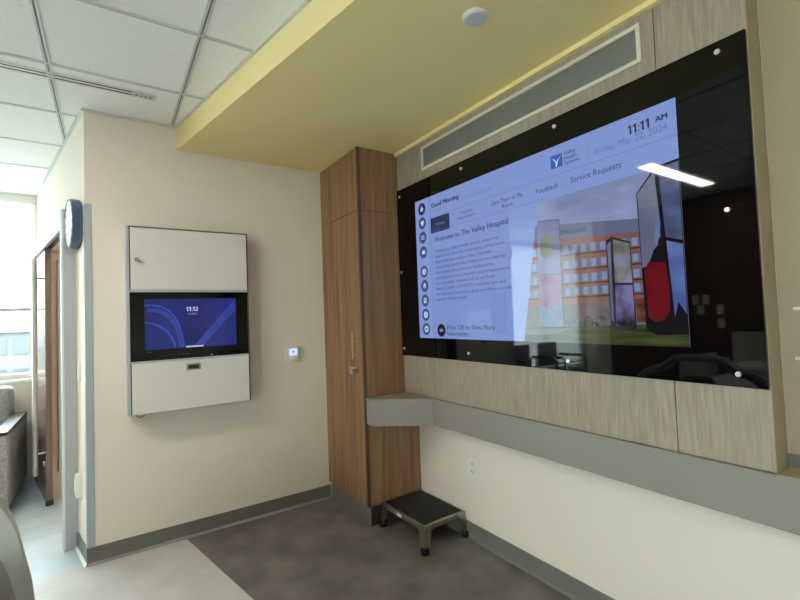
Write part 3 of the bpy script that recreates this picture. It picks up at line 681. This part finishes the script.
sd = thing('smoke_detector', 'round white smoke detector on the yellow soffit', 'detector', (-.631, -1.958, HS))
bm = nb(); lathe(bm, [(.047, HS - .008), (.047, HS)], 'z', (-.631, -1.958, 0), 40); link('base_ring', bm, M['plastic'], sd, smooth=True)
bm = nb(); lathe(bm, [(.034, HS - .017), (.041, HS - .016), (.0435, HS - .013), (.044, HS - .008)], 'z', (-.631, -1.958, 0), 40); link('cover', bm, mat('detector_white', (206, 204, 204), .45), sd, smooth=True)

ck = thing('wall_clock', 'round wall clock with slate rim beside the outside corner', 'clock', LW(.175, 0, 1.995), LROT)
R = .15
bm = nb(); lathe(bm, [(R - .006, 0), (R, .006), (R, .050), (R - .008, .056), (R - .016, .050), (R - .016, .04)], 'x', (0, 0, 0), 48); link('rim', bm, M['navyrim'], ck, local=True, smooth=True)
bm = nb(); lathe(bm, [(R - .012, .04), (R - .012, .052)], 'x', (0, 0, 0), 48); fc = link('dial', bm, M['dialw'], ck, local=True)
bm = nb()
for k in range(12):
    a = k * PI / 6; c = Vector((.0525, math.sin(a) * .112, math.cos(a) * .112)); box(bm, c.x - .0004, c.x + .0006, c.y - .004, c.y + .004, c.z - .009, c.z + .009)
link('hour_mark', bm, M['blackp'], fc, local=True)
for nm, a, L, w in (('hour_hand', -PI / 6 + .09, .07, .005), ('minute_hand', 2 * PI * 12 / 60, .105, .0035)):
    bm = nb(); d = Vector((math.sin(a), math.cos(a))); n = Vector((d.y, -d.x)) * w
    poly(bm, [(.0545, -(n.x), n.y), (.0545, d.x * L, d.y * L), (.0545, n.x, -n.y)]); link(nm, bm, M['blackp'], fc, local=True)

sw = thing('light_switch', 'white light switch between door frame and outside corner', 'switch', LW(.19, 0, 1.095), LROT)
bm = nb(); box(bm, 0, .006, -.035, .035, -.06, .06, .002); link('cover_plate', bm, M['plastic'], sw, local=True)
bm = nb(); box(bm, .005, .014, -.016, .016, -.033, .033, .002); link('rocker', bm, M['plastic'], sw, local=True)
wf = thing('wall_fixture', 'rounded white fitting low on wall beside the door frame', 'fitting', LW(.20, 0, .41), LROT)
bm = nb(); box(bm, 0, .006, -.045, .045, -.08, .08, .003); link('back_plate', bm, M['plastic'], wf, local=True)
bm = nb(); lathe(bm, [(.036, -.07), (.046, -.04), (.046, .04), (.036, .07)], 'z', (0, 0, 0), 24)
for v in bm.verts: v.co.x = .004 + max(v.co.x, 0) * .62; v.co.y *= .8
link('cover', bm, M['plastic'], wf, local=True, smooth=True)

cg = thing('corner_guard', 'grey corner guard on the outside corner beside the clock', 'guard', (XC, 0, BH))
bm = nb(); box(bm, XC - .003, XC + .034, -.004, -.0002, BH, 2.09, .001, 1); link('guard_wing', bm, M['guard'], cg)
bm = nb(); prism(bm, [LW(-.004, 0)[:2], LW(-.004, .004)[:2], LW(.034, .004)[:2], LW(.034, .0002)[:2]], BH, 2.09); link('guard_wing', bm, M['guard'], cg)

# ------------------------------------------------------------------ step stool
st = thing('step_stool', 'low chrome step stool with black rubber tread before the wardrobe', 'stool', (-.177, -.853, 0), .028)
SW, SL, SH = .323 / 2, .44 / 2, .155
bm = nb(); t = .018; z0 = SH - .034
box(bm, -SW, -SW + t, -SL, SL, z0, SH, .005); box(bm, SW - t, SW, -SL, SL, z0, SH, .005); box(bm, -SW + t, SW - t, -SL, -SL + t, z0, SH, .005); box(bm, -SW + t, SW - t, SL - t, SL, z0, SH, .005)
link('frame', bm, M['steel'], st, local=True)
bm = nb(); box(bm, -SW + t - .003, SW - t + .003, -SL + t - .003, SL - t + .003, SH - .02, SH + .002, .003)
tr_ = link('tread', bm, M['rubber'], st, local=True)
for sx in (-1, 1):
    for sy in (-1, 1):
        bm = nb()
        top = [(sx * SW, sy * SL), (sx * (SW - .06), sy * SL), (sx * (SW - .06), sy * (SL - .004)), (sx * (SW - .004), sy * (SL - .004)), (sx * (SW - .004), sy * (SL - .06)), (sx * SW, sy * (SL - .06))]
        bot = [(sx * (SW + .012), sy * (SL + .012)), (sx * (SW - .026), sy * (SL + .012)), (sx * (SW - .026), sy * (SL + .008)), (sx * (SW + .008), sy * (SL + .008)), (sx * (SW + .008), sy * (SL - .026)), (sx * (SW + .012), sy * (SL - .026))]
        a = [bm.verts.new((x, y, SH - .006)) for x, y in top]; b = [bm.verts.new((x, y, .024)) for x, y in bot]
        for i in range(6): bm.faces.new((a[i], a[(i + 1) % 6], b[(i + 1) % 6], b[i]))
        bm.faces.new(a); bm.faces.new(b[::-1])
        lg_ = link('leg', bm, M['steel'], st, local=True)
        bm = nb(); cx, cy = sx * (SW - .002), sy * (SL - .002)
        lathe(bm, [(.023, 0), (.026, .006), (.024, .036), (.016, .038)], 'z', (cx, cy, 0), 20); link('rubber_foot', bm, M['rubber'], lg_, local=True, smooth=True)
        bm = nb(); lathe(bm, [(.0075, .0), (.006, .003)] , 'y', (sx * (SW - .012), 0, SH - .018), 12)
        for v in bm.verts: v.co.y = sy * (SL + v.co.y)
        link('rivet', bm, M['chrome'], lg_, local=True)
bm = nb(); box(bm, -SW - .0012, -SW, .0, .045, SH - .026, SH - .010); link('label_plate', bm, M['label'], st, local=True)

# ------------------------------------------------------------------ ceiling slot diffuser and lit light
df = thing('slot_diffuser', 'long slim unlit slot diffuser in the tile ceiling', 'diffuser', (-2.7, -.353, HC))
X0, X1, Y0, Y1 = -3.9, -1.572, -.392, -.314
bm = nb(); zz = HC - .005
box(bm, X0, X1, Y0, Y0 + .016, zz, HC, .002, 1); box(bm, X0, X1, Y1 - .016, Y1, zz, HC, .002, 1); box(bm, X1 - .012, X1, Y0 + .016, Y1 - .016, zz, HC); box(bm, X0, X0 + .012, Y0 + .016, Y1 - .016, zz, HC)
box(bm, X0, X1 - .12, (Y0 + Y1) / 2 - .008, (Y0 + Y1) / 2 + .008, zz + .001, HC)
link('diffuser_frame', bm, M['plastic'], df)
bm = nb(); box(bm, X0 + .012, X1 - .12, Y0 + .016, Y1 - .016, HC - .003, HC - .0005); link('slot', bm, M['slot'], df)
bm = nb(); box(bm, X1 - .12, X1 - .012, Y0 + .016, Y1 - .016, HC - .0085, HC - .0005); ep = link('end_plate', bm, M['tee'], df)
bm = nb()
for x in (-1.672, -1.648, -1.626, -1.604): lathe(bm, [(.006, HC - .0105), (.006, HC - .0085)], 'z', (x, -.353, 0), 12)
link('screw', bm, M['groove'], ep)

M['tube'] = lamp_mat('ceiling_light_diffuser', (1.0, .94, .86), 76)
cl = thing('ceiling_light', 'lit linear ceiling light reflected in the black screen', 'light', (-3.15, -1.13, HC))
bm = nb(); box(bm, -3.82, -2.48, -1.21, -1.195, HC - .012, HC); box(bm, -3.82, -2.48, -1.065, -1.05, HC - .012, HC); box(bm, -3.82, -3.805, -1.195, -1.065, HC - .012, HC); box(bm, -2.495, -2.48, -1.195, -1.065, HC - .012, HC); link('light_frame', bm, M['plastic'], cl)
bm = nb(); box(bm, -3.805, -2.495, -1.195, -1.065, HC - .009, HC - .001); link('diffuser', bm, M['tube'], cl)

# ------------------------------------------------------------------ sofa under the window
sf = thing('armchair', 'wide grey fabric armchair with dark arm caps under the far window', 'armchair', (-2.84, 1.65, 0))
def sarm(x0, x1):
    bm = nb(); box(bm, x0, x1, 1.13, 2.05, .06, .60, .012); a = link('arm', bm, M['sofa'], sf)
    bm = nb(); box(bm, x0 - .004, x1 + .004, 1.12, 2.05, .60, .625, .006); link('arm_cap', bm, M['sofacap'], a)
sarm(-2.52, -2.435); sarm(-3.24, -3.155)
bm = nb(); box(bm, -3.15, -2.525, 1.2, 2.18, .06, .30, .01); link('base', bm, M['sofa'], sf)
x0, x1 = -3.15, -2.53
bm = nb(); box(bm, x0, x1, 1.15, 1.98, .30, .45, .03, 3); link('seat_cushion', bm, M['sofa'], sf, smooth=True)
bm = nb(); box(bm, x0, x1, 1.93, 2.16, .40, .865, .04, 3); link('back_cushion', bm, M['sofa'], sf, smooth=True)
for x in (-3.21, -2.5):
    for y in (1.22, 2.0):
        bm = nb(); tube(bm, [(x, y, 0), (x, y, .06)], .018, 10); link('foot', bm, M['sofacap'], sf)

# guest chairs that the black glass reflects
def guest_chair(x, y, rz, lab):
    t = thing('guest_chair', lab, 'chair', (x, y, 0), rz, 'guest chairs by the far window')
    bm = nb(); box(bm, -.24, .24, -.24, .24, .42, .48, .02, 3); link('seat', bm, M['bedd'], t, local=True, smooth=True)
    bm = nb(); box(bm, -.23, .23, .20, .25, .52, .86, .02, 3); link('backrest', bm, M['bedd'], t, local=True, smooth=True)
    for sx in (-1, 1):
        bm = nb(); tube(bm, [(sx * .27, -.25, 0), (sx * .27, -.25, .62), (sx * .27, -.22, .655), (sx * .27, .20, .655), (sx * .27, .23, .64), (sx * .27, .26, 0)], .013, 10); l = link('leg_frame', bm, M['blackp'], t, local=True, smooth=True)
        bm = nb(); box(bm, sx * .27 - .025, sx * .27 + .025, -.22, .20, .655, .68, .008); link('armrest', bm, M['blackp'], l, local=True)
        bm = nb(); tube(bm, [(sx * .27, .235, .55), (sx * .21, .235, .58)], .011, 8); tube(bm, [(sx * .27, -.1, .45), (sx * .20, -.1, .45)], .011, 8); link('bracket', bm, M['blackp'], t, local=True)
guest_chair(-3.52, 1.15, 0.06, 'black armed guest chair beside the grey armchair')
guest_chair(-4.16, 1.1, -0.05, 'black armed guest chair farther from the grey armchair')

hw = thing('headwall_panel', 'dark wood headwall panel behind the bed', 'panel', (XH, -1.6, 1.5))
bm = nb()
for k in range(3): box(bm, XH, XH + .03, -2.8 + k * 1.05 + .003, -1.75 + k * 1.05 - .003, .1, 2.64, .002, 1)
link('panel_board', bm, M['headw'], hw)
for y, z in ((-.75, 1.42), (-.86, 1.42), (-.80, 1.30), (-1.0, 1.30), (-1.0, 1.14)):
    bm = nb(); box(bm, XH + .03, XH + .036, y - .035, y + .035, z - .055, z + .055, .002, 1); link('outlet_plate', bm, M['plastic'], hw)

# ------------------------------------------------------------------ hospital bed, only its foot end in view
bd = thing('hospital_bed', 'grey hospital bed whose footboard shows at lower left border', 'bed', (-3.1, -1.6, 0))
YB = -1.6
def foot_path(hw, zt, r):
    """half width, top height, corner radius -> arch in the (y, z) plane, from the far side over to the near side"""
    P_ = [(YB + hw + .015, .30), (YB + hw + .01, .5)]
    for k in range(9):
        a = k * PI / 16; P_.append((YB + hw - r + r * math.cos(a), zt - .09 - r + r * math.sin(a)))
    for k in range(1, 7):
        y = YB + (hw - r) * (1 - k / 3.0); P_.append((y, zt - .09 * (abs(y - YB) / hw) ** 2))
    far = P_[:-1] if 0 else P_
    half = [p for p in far if p[0] >= YB - 1e-6]
    return half + [(2 * YB - y, z) for y, z in half[::-1][1:]]
def fx(z): return -2.045 - .11 * max(0, (z - .30) / .6) ** 1.6
path = foot_path(.455, .955, .2)
bm = nb(); rings = []
for i, (y, z) in enumerate(path):
    a = path[max(i - 1, 0)]; b = path[min(i + 1, len(path) - 1)]
    d = Vector((b[0] - a[0], b[1] - a[1])).normalized(); n = Vector((d.y, -d.x))
    if n.dot(Vector((y - YB, z - .5))) < 0: n = -n
    x = fx(z); w = .026
    rings.append([bm.verts.new(q) for q in ((x, y + n.x * w, z + n.y * w), (x + .02, y + n.x * w * .3, z + n.y * w * .3), (x + .02, y - n.x * w, z - n.y * w), (x - .045, y - n.x * w, z - n.y * w), (x - .05, y + n.x * w * .3, z + n.y * w * .3), (x - .04, y + n.x * w, z + n.y * w))])
for a, b in zip(rings, rings[1:]):
    for k in range(6): bm.faces.new((a[k], a[(k + 1) % 6], b[(k + 1) % 6], b[k]))
bm.faces.new(rings[0]); bm.faces.new(rings[-1][::-1])
fb = link('footboard', bm, M['bedp'], bd, smooth=True)
bm = nb(); inner = [(y, z) for y, z in foot_path(.34, .82, .2)]
fr = [bm.verts.new((fx(z) - .005, y, z)) for y, z in inner]; bk = [bm.verts.new((fx(z) - .035, y, z)) for y, z in inner]
n = len(inner)
for i in range(n - 1): bm.faces.new((fr[i], fr[i + 1], bk[i + 1], bk[i]))
for i in range(n // 2):
    j = n - 1 - i
    if j - i > 1:
        bm.faces.new((fr[i], fr[i + 1], fr[j - 1], fr[j]) if j - 1 != i + 1 else (fr[i], fr[i + 1], fr[j]))
        bm.faces.new((bk[j], bk[j - 1], bk[i + 1], bk[i]) if j - 1 != i + 1 else (bk[j], bk[i + 1], bk[i]))
link('foot_panel', bm, M['bedd'], fb)
bm = nb(); box(bm, -2.10, -2.01, YB - .47, YB + .47, .24, .34, .015); link('foot_bumper', bm, M['bedd'], bd)
bm = nb(); box(bm, -4.10, -2.12, YB - .42, YB + .42, .40, .47, .01); link('bed_deck', bm, M['bedd'], bd)
bm = nb(); box(bm, -4.08, -2.15, YB - .43, YB + .43, .47, .64, .05, 4); link('mattress', bm, M['linen'], bd, smooth=True)
bm = nb(); box(bm, -4.04, -3.62, YB - .32, YB + .32, .635, .76, .05, 4); link('pillow', bm, M['linen'], bd, smooth=True)
bm = nb(); box(bm, -4.18, -4.12, YB - .46, YB + .46, .35, 1.05, .02); link('headboard', bm, M['bedp'], bd)
for sy in (-1, 1):
    bm = nb(); y = YB + sy * .475; box(bm, -3.75, -2.95, y - .015, y + .015, .52, .86, .012); link('side_rail', bm, M['bedp'], bd)
bm = nb(); box(bm, -3.95, -2.35, YB - .3, YB + .3, .18, .40, .01); link('bed_base', bm, M['bedd'], bd)
for x in (-3.9, -2.4):
    for sy in (-1, 1):
        bm = nb(); tube(bm, [(x, YB + sy * .36 - .02, .075), (x, YB + sy * .36 + .02, .075)], .075, 20); box(bm, x - .025, x + .025, YB + sy * .36 - .028, YB + sy * .36 + .028, .075, .20); box(bm, x - .03, x + .03, YB + sy * .28, YB + sy * .37, .18, .22); link('caster', bm, M['blackp'], bd)

# ------------------------------------------------------------------ sky, camera, colour management
w = bpy.data.worlds.new('sky'); SC.world = w; w.use_nodes = True
bgk = w.node_tree.nodes['Background']; bgk.inputs[0].default_value = (.88, .992, 1.06, 1); bgk.inputs[1].default_value = 26.5
def portal(name, loc, rot, sx, sy):
    l = bpy.data.lights.new(name, 'AREA'); l.shape = 'RECTANGLE'; l.size = sx; l.size_y = sy; l.cycles.is_portal = True
    o = bpy.data.objects.new(name, l); COL.objects.link(o); o.location = loc; o.rotation_euler = rot
portal('window_daylight', ((WX0 + WX1) / 2, YF + .14, (WZ0 + WZ1) / 2), (-PI / 2, 0, 0), WX1 - WX0, WZ1 - WZ0)
portal('window_daylight', ((VX0 + VX1) / 2, YF + .14, (VZ0 + WZ1) / 2), (-PI / 2, 0, 0), VX1 - VX0, WZ1 - VZ0)
portal('window_daylight', (XH - .14, (BY0 + BY1) / 2, (WZ0 + WZ1) / 2), (0, -PI / 2, 0), WZ1 - WZ0, BY1 - BY0)

cam = bpy.data.cameras.new('camera'); co = bpy.data.objects.new('camera', cam); COL.objects.link(co); SC.camera = co
f = Vector((0.55489106, 0.83112171, 0.03650504)); r = Vector((0.83185729, -0.55376118, -0.03690541)); u = Vector((0.01045781, -0.05084547, 0.99865178))
co.matrix_world = Matrix(((r.x, u.x, -f.x, -1.8147), (r.y, u.y, -f.y, -3.1394), (r.z, u.z, -f.z, 1.3596), (0, 0, 0, 1)))
cam.sensor_width = 36; cam.lens = 437.4369 / 800 * 36; cam.clip_start = .02; cam.clip_end = 500

vs = SC.view_settings; vs.view_transform = 'Standard'; vs.look = 'None'; vs.exposure = 0; vs.gamma = 1; vs.use_curve_mapping = False
SC.cycles.use_denoising = True
try: SC.cycles.denoiser = 'OPENIMAGEDENOISE'
except Exception: pass
SC.cycles.max_bounces = 10; SC.cycles.diffuse_bounces = 6; SC.cycles.transparent_max_bounces = 16
